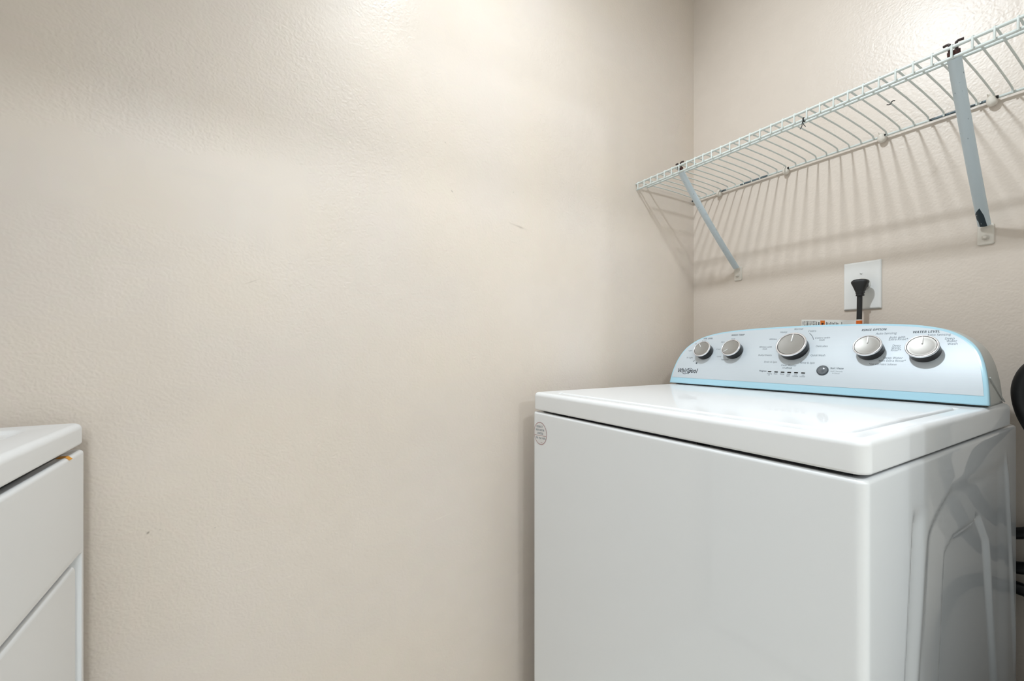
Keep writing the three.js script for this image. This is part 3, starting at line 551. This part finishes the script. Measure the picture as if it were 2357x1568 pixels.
{ // cable tie on the lip wire
  const t = thing('cable_tie', 'small black cable tie knotted on the front lip of the wire shelf', 'cable tie', [SHELF.xf, 1.5535, 0.5075]);
  const at = (pts) => pts.map(([x, y, z]) => [x - SHELF.xf, y - 1.5535, z - 0.5075]);
  const loop = Array.from({ length: 13 }, (_, k) => { const a = k / 12 * Math.PI * 2; return [SHELF.xf + 0.0042 + 0.0042 * Math.cos(a), 1.5585 + 0.0042 * Math.sin(a), 0.5075]; });
  mesh('loop', tube(at(loop), 0.0015, 8), M.black, t);
  mesh('tail', tube(at(curve([[-0.308, 1.5545, 0.5075], [-0.309, 1.549, 0.5068], [-0.309, 1.542, 0.5062], [-0.309, 1.5365, 0.5022]], 10)), 0.0008, 6), M.black, t);
  mesh('tail', tube(at(curve([[-0.308, 1.5545, 0.5078], [-0.309, 1.5475, 0.509], [-0.3085, 1.541, 0.5118], [-0.3085, 1.5385, 0.514]], 10)), 0.0008, 6), M.black, t);
}
{
  const t = thing('wire_scrap', 'tiny dark twist of wire on one deck rod of the shelf', 'wire', [-0.16, 1.5838, 0.6222]);
  mesh('twist', tube(curve([[-0.004, -0.0025, -0.006], [-0.001, -0.0035, -0.001], [0.0005, 0.003, 0.003], [0.004, 0.003, 0.0065]], 10), 0.0011, 6), M.black, t);
}

// ---------------------------------------------------------------- outlet, plug and cord
{
  const o = thing('wall_outlet', 'white wall plate with one round receptacle on the wall above the console', 'outlet', [0, 1.130, 0.514]);
  const at = (g) => g.translate(0, -1.130, -0.514);
  const plate = mesh('cover_plate', at(plateX(1.130, 1.259, 0.4725, 0.5557, 0, -0.0065, { rc: 0.003, rt: 0.005, seg: 4, arc: 5 })), M.plate, o);
  const r = mesh('receptacle', lathe([[0.0, 0.0022], [0.0166, 0.0022], [0.0178, 0.0012], [0.0180, 0], [0, 0]], 40), M.receptacle, o); r.rotation.z = Math.PI / 2; r.position.set(-0.0064, 1.1967 - 1.130, 0.0022);
  const s = mesh('screw', lathe([[0, 0.0012], [0.002, 0.001], [0.0027, 0], [0, 0]], 16), M.plate, o); s.rotation.z = Math.PI / 2; s.position.set(-0.0064, 1.2262 - 1.130, -0.001);
  const slot = mesh('screw_slot', box(-0.0005, 0.0002, -0.0004, 0.0004, -0.0023, 0.0023), M.foot, o); slot.position.set(-0.0075, 1.2262 - 1.130, -0.001); slot.rotation.x = 0.5;
}
{
  const c = thing('power_cord', 'black angled plug and cord hanging from the outlet behind the console', 'power cord', [-0.034, 0.9, 0.52]);
  const at = (g) => g.translate(0.034, -0.9, -0.52);
  // the plug: a fan-shaped angled head that narrows to a ribbed neck
  const lev = [[1.1640, 0.0082, 0.0082, 0], [1.1670, 0.0086, 0.0086, 0], [1.1676, 0.0078, 0.008, 0], [1.1700, 0.0078, 0.008, 0], [1.1706, 0.0090, 0.009, 0], [1.1735, 0.0092, 0.0092, 0], [1.1741, 0.0086, 0.0088, 0], [1.1760, 0.0098, 0.0096, 0], [1.183, 0.0122, 0.0110, 0], [1.191, 0.0152, 0.0122, 0], [1.198, 0.0182, 0.0128, 0], [1.2015, 0.0186, 0.0126, 0.0], [1.2045, 0.0168, 0.0118, 0], [1.2070, 0.0130, 0.0098, -0.0005], [1.2082, 0.0070, 0.006, -0.001]];
  mesh('plug', at(loft(lev.map(([y, w, d, s]) => roundRing(-0.034 - d, -0.034 + d, 0.5205 + s - w, 0.5205 + s + w, Math.min(w, d) * 0.75, (x, z) => [x, y, z], 6)))), M.plug, c);
  mesh('plug_face', at(plateX(1.1865, 1.2050, 0.5100, 0.5300, -0.034, -0.0065, { rc: 0.008, rt: 0.001 })), M.plug, c);
  mesh('cord', at(tube(curve([[-0.034, 1.166, 0.5195], [-0.0345, 1.13, 0.5193], [-0.035, 1.09, 0.5187], [-0.036, 1.04, 0.518], [-0.04, 0.97, 0.515], [-0.046, 0.91, 0.50]], 40), 0.0059, 14)), M.plug, c);
  mesh('warning_band', at(tube([[-0.035, 1.0990, 0.5188], [-0.0351, 1.090, 0.5187], [-0.0352, 1.080, 0.5187]], 0.0066, 16)), M.orange, c, 'orange band');
  mesh('white_band', at(tube([[-0.035, 1.1015, 0.5188], [-0.035, 1.1000, 0.5188], [-0.035, 1.0988, 0.5188]], 0.0064, 16)), M.paper, c);
  // the printed tag wrapped around the cord, its edge sticking up behind the console
  const t = canvasTexture(1024, 256, (g, w, h) => {
    g.fillStyle = '#f1f0ec'; g.fillRect(0, 0, w, h); g.fillStyle = '#33373a';
    for (let k = 0; k < 10; k++) { g.fillRect(30 + k * 33, 26, 14, h - 40); for (let q = 0; q < 12; q++) { g.fillStyle = '#f1f0ec'; g.fillRect(28 + k * 33 + rnd() * 12, 26 + rnd() * 200, 5, 8); g.fillStyle = '#33373a'; } }
    g.fillRect(372, 40, 22, 90); g.fillStyle = '#35597a'; g.fillRect(366, 80, 30, 60);
    g.fillStyle = '#e0751a'; g.fillRect(414, 14, 92, h - 20); g.fillStyle = '#3a1a0a'; g.beginPath(); g.moveTo(436, 60); g.lineTo(484, 60); g.lineTo(452, 140); g.fill();
    g.fillStyle = '#4a4e50'; for (let k = 0; k < 9; k++) g.fillRect(530 + k * 27, 40 + (k % 3) * 10, 13, h - 70);
    g.fillRect(812, 40, 8, 120);
  });
  const geo = new THREE.PlaneGeometry(1, 1, 40, 6), p = geo.attributes.position;
  const mid = (s) => [-0.060 + 0.022 * smooth(0.75, 1, s) - 0.006 * Math.sin(s * 3.1), lerp(0.392, 0.515, s)];
  const sheet = [];
  for (const off of [0, 0.0004]) { const g = geo.clone(), q = g.attributes.position; for (let i = 0; i < q.count; i++) { const s = q.getX(i) + 0.5, v = q.getY(i) + 0.5, [x, z] = mid(s); q.setXYZ(i, x + off, lerp(1.066, 1.1085 - 0.0085 * s, v), z); } g.computeVertexNormals(); sheet.push(g); }
  mesh('tag', at(mergeGeometries(sheet)), std({ map: t, roughness: 0.55, side: THREE.DoubleSide }), c, 'white printed tag with an orange warning mark');
}

// ---------------------------------------------------------------- water hoses and valve box beside the washer
{
  const v = thing('valve_box', 'white recessed washer valve box with two taps on the wall beside the washing machine', 'valve box', [0, 0.98, 0.875]);
  const frame = [box(-0.006, 0.0, 0.98, 1.17, 0.825, 0.835), box(-0.006, 0.0, 0.98, 1.17, 0.925, 0.935), box(-0.006, 0.0, 0.98, 0.99, 0.835, 0.925), box(-0.006, 0.0, 1.16, 1.17, 0.835, 0.925)];
  mesh('frame', merge(frame).translate(0, -0.98, -0.875), M.plate, v);
  for (const [z, m, n] of [[0.855, M.redHandle, 'red tap handle'], [0.907, M.blueHandle, 'blue tap handle']]) {
    const b = mesh('tap', tube([[0, 1.075, z], [-0.03, 1.075, z], [-0.05, 1.07, z], [-0.055, 1.05, z], [-0.055, 1.03, z]], 0.009, 12).translate(0, -0.98, -0.875), M.brass, v);
    mesh('tap_handle', slab(-0.048, -0.024, z - 0.007, z + 0.007, 1.086, 1.094, { rc: 0.004, rt: 0.002, rb: 0.002 }).translate(0, -0.98, -0.875), m, b, n);
  }
  const hose = (pts, r, label) => {
    const t = thing('water_hose', label, 'hose', pts.at(-1).map((q, k) => (k === 1 ? 0.02 : q))), o = t.position;
    mesh('hose', tube(curve(pts, 120).map(([x, y, z]) => [x - o.x, y - o.y, z - o.z]), r, 16), M.rubber, t);
    return [t, o];
  };
  hose([[-0.055, 1.029, 0.855], [-0.056, 1.014, 0.851], [-0.056, 1.003, 0.834], [-0.056, 0.982, 0.810], [-0.056, 0.945, 0.7975], [-0.056, 0.90, 0.801], [-0.055, 0.855, 0.817], [-0.05, 0.80, 0.848], [-0.042, 0.74, 0.862], [-0.032, 0.68, 0.845], [-0.028, 0.645, 0.81], [-0.026, 0.625, 0.76], [-0.026, 0.60, 0.66]], 0.0118, 'black rubber hose bulging past the console end');
  hose([[-0.055, 1.029, 0.907], [-0.058, 0.99, 0.908], [-0.06, 0.88, 0.906], [-0.05, 0.75, 0.902], [-0.035, 0.63, 0.868], [-0.028, 0.575, 0.82], [-0.026, 0.556, 0.76], [-0.026, 0.54, 0.66]], 0.0125, 'black rubber hose running behind the washing machine at mid height');
  hose([[-0.03, 0.05, 0.90], [-0.035, 0.25, 0.91], [-0.035, 0.42, 0.895], [-0.03, 0.505, 0.85], [-0.026, 0.52, 0.79], [-0.026, 0.51, 0.70]], 0.013, 'lowest black hose curving down to the floor beside the washing machine');
}

scene.traverse((o) => { if (o.isMesh && o.name !== 'bulb') { o.castShadow = true; o.receiveShadow = true; } });
renderer.render(scene, camera);
